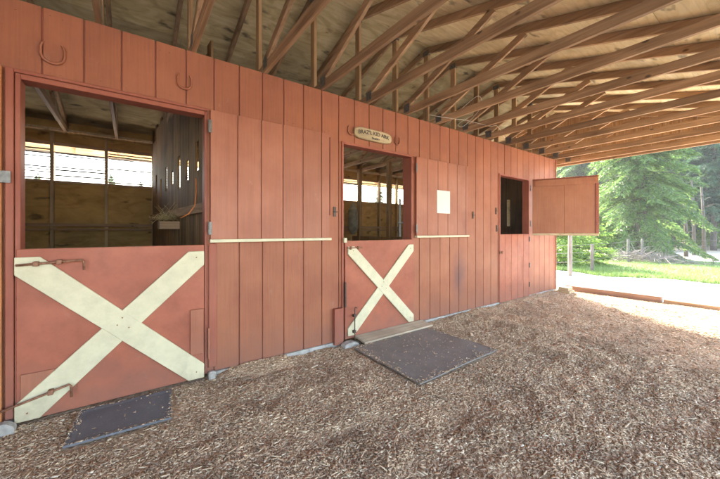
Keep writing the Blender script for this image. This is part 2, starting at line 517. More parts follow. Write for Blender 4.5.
def chips_mesh(name, pts, zb, mat, lmin, lmax, seed=1, tilt=0.35, thin=1.0):
    rng = np.random.default_rng(seed)
    n = len(pts)
    L = lmin + (lmax - lmin) * rng.random(n) ** 2.6
    W = L * thin * (0.07 + 0.5 * rng.random(n) ** 1.8); T = 0.0018 + 0.004 * rng.random(n)
    a = rng.random(n) * 2 * np.pi
    ti = rng.normal(0, tilt, n); tr = rng.normal(0, tilt, n)
    base = np.array([(-1, -1, -1), (1, -0.6, -1), (0.8, 1, -1), (-0.9, 0.7, -1), (-1, -1, 1), (1, -0.6, 1), (0.8, 1, 1), (-0.9, 0.7, 1)], float) * 0.5
    P = base[None] * np.stack([L, W, T], 1)[:, None, :]
    # roll, pitch, yaw
    y = P[..., 1] * np.cos(tr)[:, None] - P[..., 2] * np.sin(tr)[:, None]
    z = P[..., 1] * np.sin(tr)[:, None] + P[..., 2] * np.cos(tr)[:, None]
    x = P[..., 0] * np.cos(ti)[:, None] + z * np.sin(ti)[:, None]
    z = -P[..., 0] * np.sin(ti)[:, None] + z * np.cos(ti)[:, None]
    X = x * np.cos(a)[:, None] - y * np.sin(a)[:, None] + pts[:, 0][:, None]
    Y = x * np.sin(a)[:, None] + y * np.cos(a)[:, None] + pts[:, 1][:, None]
    Z = z + (zb + 0.001 + 0.005 * rng.random(n) + np.abs(np.sin(ti)) * L * 0.25)[:, None]
    V = np.stack([X, Y, Z], -1).reshape(-1, 3)
    q = np.array([(3, 2, 1, 0), (4, 5, 6, 7), (0, 1, 5, 4), (1, 2, 6, 5), (2, 3, 7, 6), (3, 0, 4, 7)])
    F = (q[None] + (np.arange(n) * 8)[:, None, None]).reshape(-1, 4)
    return quad_mesh(name, V, F, mat)


def quad_mesh(name, V, F, mat):
    me = bpy.data.meshes.new(name)
    me.vertices.add(len(V)); me.vertices.foreach_set('co', V.astype(np.float32).ravel())
    me.loops.add(F.size); me.loops.foreach_set('vertex_index', F.astype(np.int32).ravel())
    me.polygons.add(len(F)); me.polygons.foreach_set('loop_start', np.arange(0, F.size, F.shape[1], dtype=np.int32))
    me.polygons.foreach_set('loop_total', np.full(len(F), F.shape[1], dtype=np.int32))
    me.update(calc_edges=True)
    me.materials.append(mat)
    o = bpy.data.objects.new(name, me)
    col.objects.link(o)
    return o


rng = np.random.default_rng(11)
MATS = ((-0.33, 0.27, 2.45, 2.95), (1.91, 3.2, 1.8, 2.95))


def scatter(n, x0, x1, y0, y1, keep=None):
    p = np.stack([x0 + (x1 - x0) * rng.random(n), y0 + (y1 - y0) * rng.random(n)], 1)
    ok = np.ones(n, bool)
    for (a, b, c, d) in MATS:
        ok &= ~((p[:, 0] > a) & (p[:, 0] < b) & (p[:, 1] > c) & (p[:, 1] < d))
    if keep is not None: ok &= keep(p)
    return p[ok]


near = scatter(250000, -1.6, 4.2, 0.2, 2.97, lambda p: (0.588 * p[:, 0] + 0.809 * p[:, 1] > 1.2) & (0.588 * p[:, 0] + 0.809 * p[:, 1] < 5))
mid = scatter(70000, 2.6, 7.75, -1.4, 2.97, lambda p: (0.588 * p[:, 0] + 0.809 * p[:, 1] > 2.6))
rest = scatter(9000, -4.5, 7.5, -3, 2.9)
pts = np.concatenate([near, mid, rest])
zb = np.array([hgt(float(x), float(y)) for x, y in pts])
tag(chips_mesh('wood_chips', pts, zb, M['chip'], 0.004, 0.034, tilt=0.17), 'brown wood chip mulch spread over the floor under the open roof', 'wood chips', kind='stuff')
sp = scatter(2600, -1.6, 7.0, 0.3, 2.95)
szb = np.array([hgt(float(x), float(y)) for x, y in sp])
tag(chips_mesh('straw_shreds', sp, szb + 0.006, M['shred'], 0.02, 0.075, 9, 0.1, 0.35), 'pale straw and long bark shreds mixed into the floor mulch', 'straw', kind='stuff')
gp = np.stack([7.7 + 4.2 * rng.random(9000), -3 + 9 * rng.random(9000)], 1)

# ------------------------------------------------------------------ barn
YF = 3.0             # front face of the siding
TOP = 2.80
barn = empty('horse_barn', (3.5, 3.0, 0))
tag(barn, 'long red plank horse barn with three stall doors under an open truss roof', 'barn')


def P(mb, name, mat, parent=barn, bevel=0.0, label=None, smooth=False):
    o = mb.build(name, mat, None, bevel, smooth)
    if parent is not None:
        o.parent = parent
        pm = Matrix.Identity(4)
        q = parent
        chain = []
        while q is not None:
            chain.append(q); q = q.parent
        for q in reversed(chain):
            pm = pm @ Matrix.LocRotScale(q.location, q.rotation_euler, q.scale)
        inv = pm.inverted()
        o.data.transform(inv)
    if label: o['label'] = label
    return o


# openings: x0, x1, top of the opening
DOORS = [(-0.60, 0.535, 2.30), (1.93, 3.055, 2.28), (5.17, 6.20, 2.26)]
S0, SP = -0.49, 0.2158
seams = [S0 + SP * k for k in range(-24, 38) if S0 + SP * k < 7.3]
sid = MB()
edges = [-5.4] + [s for s in seams if s > -5.3] + [7.34]
GR = 0.005
for a, b in zip(edges[:-1], edges[1:]):
    x0, x1 = a + GR, b - GR
    segs = [(x0, x1, 0.045, TOP)]
    for (d0, d1, dt) in DOORS:
        new = []
        for (p0, p1, z0, z1) in segs:
            if z0 > 1 or p1 <= d0 or p0 >= d1:
                new.append((p0, p1, z0, z1)); continue
            if p0 < d0: new.append((p0, d0, z0, dt))
            if p1 > d1: new.append((d1, p1, z0, dt))
            new.append((p0, p1, dt, z1))
        segs = new
    for (p0, p1, z0, z1) in segs:
        jit = random.uniform(-0.0012, 0.0012)
        sid.box(p0, p1, YF + jit, YF + 0.012, z0, z1)
P(sid, 'plank_siding', M['red'], bevel=0.002)
bk = MB()
xs = [-5.4] + [v for d in DOORS for v in d[:2]] + [7.335]
for a, b in zip(xs[0::2], xs[1::2]):
    bk.box(a, b, YF + 0.0125, YF + 0.02, 0.05, TOP - 0.004)
for (d0, d1, dt) in DOORS:
    bk.box(d0, d1, YF + 0.0125, YF + 0.02, dt, TOP - 0.004)
P(bk, 'siding_backing', M['red_trim'])
fr = MB()       # framing and inner lining of the front wall
for a, b in zip(xs[0::2], xs[1::2]):
    fr.box(a + 0.002, b - 0.002, YF + 0.0205, YF + 0.11, 0.05, 2.26)
fr.box(-5.4, 7.33, YF + 0.0205, YF + 0.11, 2.33, TOP - 0.006)
P(fr, 'wall_lining', M['stall_z'])
tp = MB(); tp.box(-5.4, 7.3, YF + 0.03, YF + 0.12, TOP - 0.006, TOP - 0.001)
P(tp, 'top_plate', M['truss_x'])
for a, b in ((-5.4, -0.62), (0.55, 1.9), (3.07, 5.15), (6.2, 7.34)):
    n = int((b - a) / 0.22) + 1
    fd = MB()
    for i in range(n):
        p0 = a + (b - a) * i / n; p1 = a + (b - a) * (i + 1) / n
        fd.box(p0, p1, YF - 0.012 - random.uniform(0, 0.006), YF + 0.09, -0.05, 0.043)
    P(fd, 'foundation', M['concrete'], bevel=0.004)

# corner board at the far end, end wall, back wall
cb = MB(); cb.box(7.342, 7.37, YF - 0.012, 6.7, 0.02, TOP + 0.01)
P(cb, 'end_siding', M['red'])
for ex in (7.2, -5.4):
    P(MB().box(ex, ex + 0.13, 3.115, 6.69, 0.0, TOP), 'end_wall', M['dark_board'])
YB = 6.7
bw = MB()
STUD = -0.975
studs = [STUD + 0.645 * k for k in range(-6, 14) if STUD + 0.645 * k < 7.3]
for i, (a, b) in enumerate(zip([-5.4] + studs, studs + [7.33])):
    bw.box(a + .004, b - .004, YB, YB + 0.02, 0.0, 1.40)
    bw.box(a + .004, b - .004, YB + 0.004, YB + 0.022, 1.40, 2.06)
    if (STUD + 0.645 * 7) < a < (STUD + 0.645 * 7.5):
        bw.box(a + .004, b - .004, YB + 0.002, YB + 0.02, 2.06, 2.60)
P(bw, 'back_wall', M['ply'])
P(MB().box(-5.4, 7.33, YB + 0.004, YB + 0.022, 2.60, 3.0), 'eave_board', M['ply'])
for s in studs:
    st = MB(); st.box(s - 0.02, s + 0.02, YB - 0.09, YB - 0.001, 0, 2.795)
    P(st, 'stud', M['stud'])
gt = MB()
for (z, t) in ((1.37, 0.05), (1.30, 0.03), (2.04, 0.035), (2.62, 0.05)):
    gt.box(-5.4, 7.3, YB - 0.125 if z < 1.4 else YB - 0.03, YB - 0.092 if z < 1.4 else YB - 0.002, z - t / 2, z + t / 2)
P(gt, 'girt', M['truss_x'])
pl = MB(); pl.box(-5.4, 7.3, YB - 0.14, YB + 0.02, 2.80, 2.84)
P(pl, 'back_plate', M['pale_wood'])
for i, (a, b) in enumerate(zip(studs[:-1], studs[1:])):
    g = MB()
    z = 2.085
    while z < 2.57:
        dz = random.uniform(-0.008, 0.008)
        if random.random() > 0.08:
            g.bar((a + 0.02, YB + 0.03, z), (b - 0.02, YB + 0.03, z + random.uniform(-.008, .008)), 0.004, random.uniform(0.012, 0.026))
        z += random.choice((0.04, 0.045, 0.055))
    P(g, 'window_slats', M['grey_wood'])

# ------------------------------------------------------------------ trusses and roof
RY, RZ, SL = 3.2, 3.99, 0.29
HEEL0, HEEL1 = -1.0, 7.4


def roofz(y):
    return RZ - SL * abs(y - RY)


def truss_parts(x, root, gable=False):
    w = 0.038
    j = random.uniform(-0.006, 0.006)
    pc = MB(); pc.bar((x, HEEL0 + 0.3, 2.845 + j), (x, HEEL1 - 0.3, 2.845), w, 0.09)
    tr = P(pc, 'roof_truss', M['truss_y'], root, bevel=0.003)
    for sgn in (-1, 1):
        end = HEEL0 - 0.1 if sgn < 0 else HEEL1 + 0.1
        t = MB(); t.bar((x, RY, RZ - 0.045), (x, end, roofz(end) - 0.045), w, 0.09)
        P(t, 'top_chord', M['truss_y'], tr, bevel=0.003)
        a = RY + sgn * 0.18
        n1 = RY + sgn * 1.45
        n2 = RY + sgn * 2.55
        xo = x + 0.0385 * 0
        P(MB().bar((xo, a, 2.895), (xo, n1, roofz(n1) - 0.09), w - 0.002, 0.08), 'web', M['truss_y'], tr, bevel=0.003)
        if sgn > 0: P(MB().bar((xo, n2 - sgn * 0.0, 2.895), (xo, n1 + sgn * 0.1, roofz(n1 + sgn * .1) - 0.09), w - 0.003, 0.08), 'web', M['truss_y'], tr, bevel=0.003)
    P(MB().bar((x, RY - 0.0, 2.892), (x, RY - 0.0, RZ - 0.10), 0.036, 0.085, up=(0, 1, 0)), 'post', M['truss_z'], tr, bevel=0.003)
    hw = w / 2 + 0.0025
    P(MB().box(x - hw, x + hw, RY - 0.055, RY + 0.055, RZ - 0.125, RZ - 0.05), 'plate', M['steel'], tr)
    for yy in (RY - 0.24, RY + 0.24):
        P(MB().box(x - hw, x + hw, yy - 0.05, yy + 0.05, 2.825, 2.93), 'plate', M['steel'], tr)
    return tr


for k in range(-8, 13):
    x = 0.43 + 0.623 * k
    truss_parts(x, barn)

def slope_deck(mb, x0, x1, ya, yb, off, th):
    """a sloping sheet: ya, yb on one side of the ridge"""
    za, zb_ = roofz(ya) + off, roofz(yb) + off
    n = len(mb.v)
    for x in (x0, x1):
        mb.v += [(x, ya, za), (x, yb, zb_), (x, yb, zb_ + th), (x, ya, za + th)]
    mb.f += [(n, n + 1, n + 2, n + 3), (n + 7, n + 6, n + 5, n + 4), (n, n + 4, n + 5, n + 1), (n + 1, n + 5, n + 6, n + 2), (n + 2, n + 6, n + 7, n + 3), (n + 3, n + 7, n + 4, n)]


for sgn in (-1, 1):
    dk = MB()
    row = 0
    y = 0.0
    while y < 4.5:
        y2 = min(y + 1.22, 4.5)
        xx = -5.6 - (1.22 if row % 2 else 0)
        while xx < 8.1:
            a0, a1 = max(xx, -5.6), min(xx + 2.44, 8.1)
            if a1 - a0 > 0.05:
                slope_deck(dk, a0 + .0015, a1 - .0015, RY + sgn * (y + .0015 + (0.0)), RY + sgn * (y2 - .0015), 0.004 + 0.0005, 0.014)
            xx += 2.44
        y = y2; row += 1
    P(dk, 'roof_deck', M['deck'] if sgn < 0 else M['deck_shaded'])
    rf = MB(); slope_deck(rf, -5.65, 8.15, RY, RY + sgn * 4.6, 0.022, 0.02)
    P(rf, 'roofing', M['black'])
# gable boards at the far end, fascia
gb = MB()
poly = [(-1.0, 2.78)]
x = 8.07
ga = MB()
n = 0
yy = -1.0
while yy < 7.4:
    y2 = min(yy + 0.2, 7.4)
    z0 = 2.885
    za, zb2 = roofz(yy), roofz(y2)
    if min(za, zb2) > z0 + .01:
        m = len(ga.v)
        ga.v += [(x, yy + .002, z0), (x, y2 - .002, z0), (x, y2 - .002, zb2), (x, yy + .002, za), (x + .02, yy + .002, z0), (x + .02, y2 - .002, z0), (x + .02, y2 - .002, zb2), (x + .02, yy + .002, za)]
        ga.f += [(m + 3, m + 2, m + 1, m), (m + 4, m + 5, m + 6, m + 7), (m, m + 1, m + 5, m + 4), (m + 1, m + 2, m + 6, m + 5), (m + 2, m + 3, m + 7, m + 6), (m + 3, m, m + 4, m + 7)]
    yy = y2
P(ga, 'gable_boards', M['truss_z'])
P(MB().box(8.045, 8.085, -1.05, 7.45, 2.77, 2.882), 'fascia', M['truss_y'], bevel=0.003)
# beam and posts along the open side
P(MB().box(-5.4, 8.04, -0.86, -0.74, 2.55, 2.797), 'eave_beam', M['truss_x'], bevel=0.004)
for xp in (-4.8, -0.9, 2.9, 7.9):
    P(MB().box(xp - 0.07, xp + 0.07, -0.87, -0.73, -0.05, 2.548), 'support_post', M['truss_z'], bevel=0.005)

P(MB().box(-3.1, -3.06, -0.9, 2.98, -0.05, 2.78), 'light_block_wall', M['red'])  # unseen wall added to block light from the left and darken truss sides
# partitions
def part_x(y, xa=0.60, xb=0.31):
    return xa + (xb - xa) * (y - 3.12) / (6.6 - 3.12)
pt = MB()
y = 3.13
i = 0
while y < 6.58:
    y2 = min(y + (0.30 if i % 2 else 0.125), 6.58)
    gap = 0.012
    a, b = y, y2 - (0.006 if i % 2 == 0 else gap)
    for (z0, z1) in (((0, 2.95 - max(0, (y2 - 6.2)) * 0.5),) if i % 2 else ((0, 1.55), (1.56, 1.80 + 0.05 * (i % 3)), (2.08 + 0.06 * (i % 4), 3.02))):
        pt.bar((part_x(a), a, (z0 + z1) / 2), (part_x(b), b, (z0 + z1) / 2), 0.022, z1 - z0)
    y = y2; i += 1
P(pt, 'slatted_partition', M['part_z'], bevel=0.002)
P(MB().bar((part_x(3.15) - .03, 3.15, 1.5), (part_x(6.55) - .03, 6.55, 1.5), 0.035, 0.09), 'partition_rail', M['truss_y'])
P(MB().box(4.55, 4.59, 3.12, 6.6, 0, 1.15), 'low_partition', M['stall_z'])
for y in (4.0, 5.2, 6.3):
    P(MB().box(4.52, 4.61, y - 0.045, y + 0.045, 0, 2.79), 'stall_post', M['stall_z'], bevel=0.004)
P(MB().box(-2.6, -2.56, 3.12, 6.6, 0, 2.79), 'board_partition', M['stall_z'])

# ------------------------------------------------------------------ door frames
TR = 'door_frame'
d0, d1, dt = DOORS[0]
f = MB()
f.box(-0.655, -0.617, YF - 0.03, YF + 0.02, 0.06, 2.335)
f.box(-0.614, -0.588, YF - 0.018, YF + 0.10, 0.04, 2.31)
f.box(-0.587, 0.512, YF - 0.018, YF + 0.10, 2.275, 2.31)
f.box(-0.617, 0.545, YF - 0.026, YF - 0.019, 2.312, 2.335)
f.box(0.513, 0.535, YF - 0.01, YF + 0.10, 0.04, 2.31)
P(f, TR, M['red_trim'], bevel=0.003)
P(MB().box(-0.80, -0.668, YF - 0.045, YF + 0.0, 0.03, 2.335), 'corner_post', M['orange_wood'], bevel=0.004)
P(MB().box(-0.69, -0.625, YF - 0.053, YF - 0.047, 1.585, 1.66), 'latch_plate', M['steel'])
f = MB()
d0, d1, dt = DOORS[1]
f.box(d0 - 0.012, d0 + 0.014, YF - 0.014, YF + 0.10, 0.04, 2.29)
f.box(d0 + 0.015, d1 - 0.033, YF - 0.014, YF + 0.10, 2.26, 2.29)
f.box(d1 - 0.032, d1 + 0.0, YF - 0.008, YF + 0.16, 0.04, 2.29)
P(f, TR, M['red_trim'], bevel=0.003)
f = MB()
d0, d1, dt = DOORS[2]
f.box(d0 - 0.02, d0 + 0.012, YF - 0.014, YF + 0.10, 0.04, 2.275)
f.box(d0 + 0.013, d1 - 0.013, YF - 0.014, YF + 0.10, 2.245, 2.275)
f.box(d1 - 0.012, d1 + 0.02, YF - 0.008, YF + 0.12, 0.04, 2.275)
P(f, TR, M['red_trim'], bevel=0.003)


def clip_strip(x0, x1, z0, z1, w, rising):
    """diagonal strip across a rectangle, clipped to it"""
    if rising: a, b = Vector((x0, z0)), Vector((x1, z1))
    else: a, b = Vector((x0, z1)), Vector((x1, z0))
    d = (b - a).normalized(); n = Vector((-d.y, d.x))
    a2, b2 = a - d * 0.5, b + d * 0.5
    poly = [a2 - n * w / 2, b2 - n * w / 2, b2 + n * w / 2, a2 + n * w / 2]
    for (ax, lim, keep) in ((0, x0, 1), (0, x1, -1), (1, z0, 1), (1, z1, -1)):
        out = []
        for i in range(len(poly)):
            p, q = poly[i], poly[(i + 1) % len(poly)]
            ip = (p[ax] - lim) * keep >= 0; iq = (q[ax] - lim) * keep >= 0
            if ip: out.append(p)
            if ip != iq:
                t = (lim - p[ax]) / (q[ax] - p[ax]); out.append(p + (q - p) * t)
        poly = out
    return [(p.x, p.y) for p in poly]


def screws(mb, pts, y, r=0.005):
    for (x, z) in pts:
        mb.tube([(x, y - 0.002, z), (x, y + 0.004, z)], r, 8)


def x_door(x0, x1, z0, z1, rect, w, label):
    yf = YF - 0.022
    dr = P(MB().box(x0, x1, yf, YF + 0.024, z0, z1), 'lower_door', M['red_door'], bevel=0.003, label=label)
    P(MB().prism(clip_strip(*rect, w, False), yf - 0.022, yf - 0.001), 'brace', M['cream'], dr, bevel=0.003)
    # second brace is cut around the first: two pieces
    p = clip_strip(*rect, w, True)
    b2 = MB().prism(p, yf - 0.0195, yf - 0.001)
    P(b2, 'brace', M['cream'], dr, bevel=0.003)
    s = MB()
    cx, cz = (rect[0] + rect[1]) / 2, (rect[2] + rect[3]) / 2
    screws(s, [(rect[0] + .07, rect[3] - .05), (rect[1] - .06, rect[3] - .05), (cx - .03, cz + .01), (cx + .04, cz - .02), (rect[0] + .06, rect[2] + .05), (rect[1] - .06, rect[2] + .06), (cx, cz + .06)], yf - 0.023)
    P(s, 'screws', M['rust'], dr)
    return dr, yf


dr, yf = x_door(-0.607, 0.508, 0.025, 1.158, (-0.612, 0.505, 0.03, 1.105), 0.165, 'red lower stall door with wide cream cross braces')
# bent slide bolts
def slide_bolt(xa, xb, z, drop, dz=0.0, nuts=(0.2, 0.6)):
    y = yf - 0.045
    b = MB().tube([(xa, y, z), ((xa + xb) / 2, y - .001, z + dz / 2), (xb - 0.01, y, z + dz), (xb, y - 0.004, z + dz - 0.012), (xb + 0.003, y - 0.006, z + dz - drop)], 0.0075, 10)
    o = P(b, 'slide_bolt', M['rust'], dr, smooth=True)
    k = MB()
    for t in nuts:
        xx = xa + (xb - xa) * t
        k.box(xx - 0.014, xx + 0.014, yf - 0.062, yf - 0.0225, z + dz * t - 0.016, z + dz * t + 0.016)
    return o, k
o, k = slide_bolt(-0.60, -0.27, 1.055, 0.07, 0.02, (0.28, 0.62)); P(k, 'bolt_bracket', M['rust'], dr, bevel=0.003)
P(MB().box(-0.585, -0.31, yf - 0.012, yf - 0.001, 0.17, 0.335), 'bolt_board', M['red_leaf'], dr, bevel=0.002)
o, k = slide_bolt(-0.70, -0.335, 0.13, 0.085, 0.09, (0.72,)); P(k, 'bolt_bracket', M['rust'], dr, bevel=0.003)
P(MB().box(0.400, 0.500, yf - 0.02, yf - 0.001, 0.235, 0.615), 'patch_board', M['red_leaf'], dr, bevel=0.003)

# hinge post between first door and siding
hp = MB()
hp.box(0.545, 0.607, YF - 0.022, YF - 0.001, 0.09, 1.165)
P(hp, 'hinge_batten', M['red_trim'], bevel=0.003)
P(MB().box(0.537, 0.552, YF - 0.036, YF - 0.023, 0.17, 0.44), 'hinge_strap', M['red_leaf'], bevel=0.002)


def open_leaf(x0, x1, z0, z1, label, first_seam):
    yf = YF - 0.042
    m = MB()
    ss = [x0]
    s = first_seam
    while s < x1 - 0.03:
        ss.append(s); s += SP
    ss.append(x1)
    for a, b in zip(ss[:-1], ss[1:]):
        m.box(a + (0.0035 if a > x0 else 0), b - (0.0035 if b < x1 else 0), yf, yf + 0.012, z0 + 0.02, z1)
    lf = P(m, 'upper_door', M['red_leaf'], bevel=0.002, label=label)
    P(MB().box(x0 + .001, x1 - .001, yf + 0.0125, YF - 0.006, z0 + 0.02, z1 - .001), 'door_core', M['red_trim'], lf)
    P(MB().box(x0 - 0.005, x1 + 0.02, yf - 0.014, YF - 0.008, z0 - 0.008, z0 + 0.019), 'bottom_rail', M['cream'], lf, bevel=0.002)
    return lf


l1 = open_leaf(0.555, 1.74, 1.185, 2.325, 'red upper door leaf folded flat beside the first stall, seen with six planks', 0.78)
P(MB().box(1.755, 1.762, YF - 0.03, YF - .001, 1.45, 2.3), 'edge_strip', M['red_trim'])
l2 = open_leaf(3.085, 4.21, 1.195, 2.27, 'red upper door leaf folded flat beside the second stall with a paper notice on it', 3.30)
P(MB().box(4.235, 4.245, YF - 0.02, YF - .001, 1.25, 2.27), 'edge_strip', M['red_trim'])

# hinges at opening sides
def strap_hinge(x, z, parent=barn, y=YF - 0.05):
    h = MB().box(x - 0.012, x + 0.012, y, y + 0.006, z - 0.055, z + 0.055)
    h.tube([(x - 0.014, y - 0.004, z - 0.055), (x - 0.014, y - 0.004, z + 0.055)], 0.006, 8)
    P(h, 'hinge', M['steel'], parent)
for (x, z, p) in ((0.552, 2.18, l1), (0.552, 1.3, l1), (3.082, 2.12, l2), (3.082, 1.31, l2)):
    strap_hinge(x, z, p)

# second door
dr, yf2 = x_door(1.957, 3.035, 0.05, 1.165, (1.985, 3.03, 0.085, 1.10), 0.125, 'narrower looking red lower stall door with cream cross braces behind the big mat')
yf = yf2
P(MB().tube([(1.965, yf - .035, 1.085), (2.18, yf - .035, 1.085)], 0.006, 8), 'slide_bolt', M['rust'], dr)
for bx in (2.0, 2.11):
    P(MB().box(bx, bx + .022, yf - .045, yf - .023, 1.068, 1.102), 'bolt_bracket', M['rust'], dr)
cane = MB().tube([(2.085, yf - .05, 0.40), (2.06, yf - .05, 0.41), (2.055, yf - .05, 0.395), (2.055, yf - .05, 0.05)], 0.006, 8)
P(cane, 'cane_bolt', M['dark_metal'], dr)
for bz in (0.30, 0.12):
    P(MB().box(2.04, 2.07, yf - .058, yf - .0225, bz, bz + 0.03), 'bolt_bracket', M['dark_metal'], dr)
P(MB().box(1.94, 1.955, YF - 0.05, YF - .024, 0.42, 0.70), 'latch_bar', M['dark_metal'])
P(MB().box(1.80, 1.915, YF - 0.055, YF - 0.002, 0.02, 0.42), 'door_stop', M['red_trim'], bevel=0.004)
P(MB().box(1.925, 1.965, YF - 0.05, YF - 0.024, 1.145, 1.20), 'corner_latch', M['cream'], bevel=0.003)

nl = MB()
for i, sx in enumerate(seams):
    if not (-1 < sx < 7.3): continue
    for z in (2.74, 2.37, 1.08, 0.32):
        for dx in (0.03, 0.1):
            x = sx + dx + random.uniform(-.01, .01)
            if z < 2.3 and any(d0 - 0.03 < x < d1 + 0.03 for d0, d1, dt in DOORS): continue
            if random.random() < 0.25: continue
            zz = z + random.uniform(-.02, .02)
            nl.tube([(x, YF - 0.0035, zz), (x, YF + 0.002, zz)], 0.0035, 6)
nl = P(nl, 'nail_heads', M['rust']); nl['kind'] = 'stuff'
# third lower door, planked
m = MB()
ss = [5.185] + [S0 + SP * k for k in range(20, 40) if 5.2 < S0 + SP * k < 6.15] + [6.185]
for a, b in zip(ss[:-1], ss[1:]):
    m.box(a + .0035, b - .0035, YF - 0.008, YF + 0.006, 0.03, 1.215)
d3 = P(m, 'lower_door', M['red_door'], bevel=0.002, label='red planked lower stall door with no cross, farthest from view')
P(MB().box(5.19, 6.18, YF + 0.0065, YF + 0.03, 0.035, 1.22), 'door_core', M['red_trim'], d3)
P(MB().box(5.14, 5.24, YF - 0.03, YF - 0.0085, 0.885, 0.925).tube([(5.2, YF - .045, .905), (5.2, YF - .009, .905)], 0.02, 10), 'latch', M['rust'], d3, bevel=.003)
pc = MB()
for (x, z0, z1) in ((5.50, .42, .72), (5.50, .2, .36), (5.93, .35, .80)):
    pc.box(x, x + 0.006, YF - 0.0115, YF - 0.009, z0, z1)
for (z, x0, x1) in ((.80, 5.55, 5.93), (.36, 5.50, 5.60)):
    pc.box(x0, x1, YF - 0.0115, YF - 0.009, z, z + 0.006)
P(pc, 'scratch_outline', M['rust'], d3)
for z in (0.25, 0.62, 1.12):
    P(MB().box(6.19, 6.215, YF - 0.018, YF - .002, z - .045, z + .045), 'hinge', M['dark_metal'], d3)

# third upper door, swung open towards the yard
hx, hy = 6.235, YF - 0.03
ang = math.atan2(-0.94, 0.43)
u3 = empty('upper_door_pivot', (0, 0, 0))
bpy.data.objects.remove(u3)
def leafpt(d, off, z):   # d along the leaf, off to its inner (camera) side
    return (hx + math.cos(ang) * d + math.sin(ang) * off, hy + math.sin(ang) * d - math.cos(ang) * off, z)
def leafbox(d0, d1, o0, o1, z0, z1, mb=None):
    mb = mb or MB()
    n = len(mb.v)
    for z in (z0, z1):
        for (d, o) in ((d0, o0), (d1, o0), (d1, o1), (d0, o1)):
            mb.v.append(leafpt(d, o, z))
    mb.f += [tuple(n + i for i in q) for q in ((3, 2, 1, 0), (4, 5, 6, 7), (0, 1, 5, 4), (1, 2, 6, 5), (2, 3, 7, 6), (3, 0, 4, 7))]
    return mb
mb = leafbox(0.02, 0.531, 0, 0.018, 1.235, 2.24); leafbox(0.534, 1.04, 0, 0.018, 1.235, 2.24, mb)
u3 = P(mb, 'upper_door', M['red_inner'], bevel=0.002, label='red upper door leaf swung wide open at the far end of the barn')
P(leafbox(0.03, 1.03, -0.005, -0.001, 1.24, 2.235), 'door_core', M['red_trim'], u3)
P(leafbox(0.06, 1.0, 0.019, 0.04, 2.12, 2.235), 'top_batten', M['red_inner'], u3, bevel=0.002)
P(leafbox(0.02, 1.045, -0.006, 0.03, 1.195, 1.232), 'bottom_rail', M['pale_wood'], u3, bevel=0.002)
P(leafbox(0.02, 1.045, -0.004, 0.025, 2.242, 2.262), 'top_rail', M['red_trim'], u3, bevel=0.002)
P(leafbox(1.0, 1.045, 0.019, 0.034, 1.235, 2.118), 'side_batten', M['red_trim'], u3, bevel=0.002)
s = MB()
for (d, z) in ((1.02, 1.4), (1.02, 1.68), (1.02, 1.9), (0.03, 2.17), (0.95, 2.19)):
    leafbox(d - .006, d + .006, 0.034, 0.043, z - .006, z + .006, s)
P(s, 'screws', M['steel'], u3)
for z in (1.42, 2.1):
    strap_hinge(6.222, z, u3, YF - 0.03)
# small hasps on the siding
for (x, z) in ((1.83, 1.49), (4.40, 1.53), (5.06, 1.62), (5.08, 1.32)):
    P(MB().box(x - 0.02, x + 0.012, YF - 0.012, YF - 0.002, z - 0.055, z + 0.055).tube([(x - .02, YF - .02, z), (x + .03, YF - .02, z)], .005, 6), 'hasp', M['dark_metal'])

# ------------------------------------------------------------------ things on and around the wall
def horseshoe(x, z, r, label, rot=0.0):
    b = MB()
    pts = []
    for i in range(17):
        a = R(130) + R(280) * i / 16 + rot
        k = 0.82 + 0.18 * abs(math.sin(a - rot))
        pts.append((x + r * k * math.cos(a) * 0.92, YF - 0.012, z + r * math.sin(a)))
    rad = [0.006 + 0.004 * math.sin(math.pi * i / 16) for i in range(17)]
    b.tube(pts, rad, 6)
    o = b.build('horseshoe', M['red'], smooth=True)
    return tag(o, label, 'horseshoe', 'horseshoes nailed to the red siding')


horseshoe(-0.435, 2.505, 0.078, 'red painted horseshoe high on the siding, leftmost above the first stall door')
horseshoe(0.36, 2.53, 0.066, 'red painted horseshoe above the right side of the first stall opening')
horseshoe(2.045, 2.44, 0.055, 'rusty red horseshoe just left of the small name sign')
horseshoe(2.76, 2.44, 0.055, 'rusty red horseshoe just right of the small name sign')

# name sign: a slice of wood with black writing
sg = empty('name_sign', (2.36, YF, 2.42))
tag(sg, 'small oval wooden sign with burnt black lettering above the second stall door', 'sign')
outl = []
for i in range(36):
    a = 2 * math.pi * i / 36
    ca, sa = math.cos(a), math.sin(a)
    outl.append((2.365 + 0.29 * math.copysign(abs(ca) ** 0.45, ca) + random.uniform(-.003, .003), 2.425 + 0.072 * math.copysign(abs(sa) ** 0.6, sa) + random.uniform(-.003, .003)))
P(MB().prism(outl, YF - 0.03, YF - 0.002), 'sign_edge', M['stall_z'], sg)
out2 = [(2.365 + (x - 2.365) * 0.965, 2.425 + (z - 2.425) * 0.88) for x, z in outl]
M['sign'] = wood_mat('sign_wood', 'x', (0.3, 0.22, 0.12), (0.42, 0.33, 0.19), (0.5, 0.4, 0.25), knots=False)
P(MB().prism(out2, YF - 0.034, YF - 0.0305), 'sign_face', M['sign'], sg)


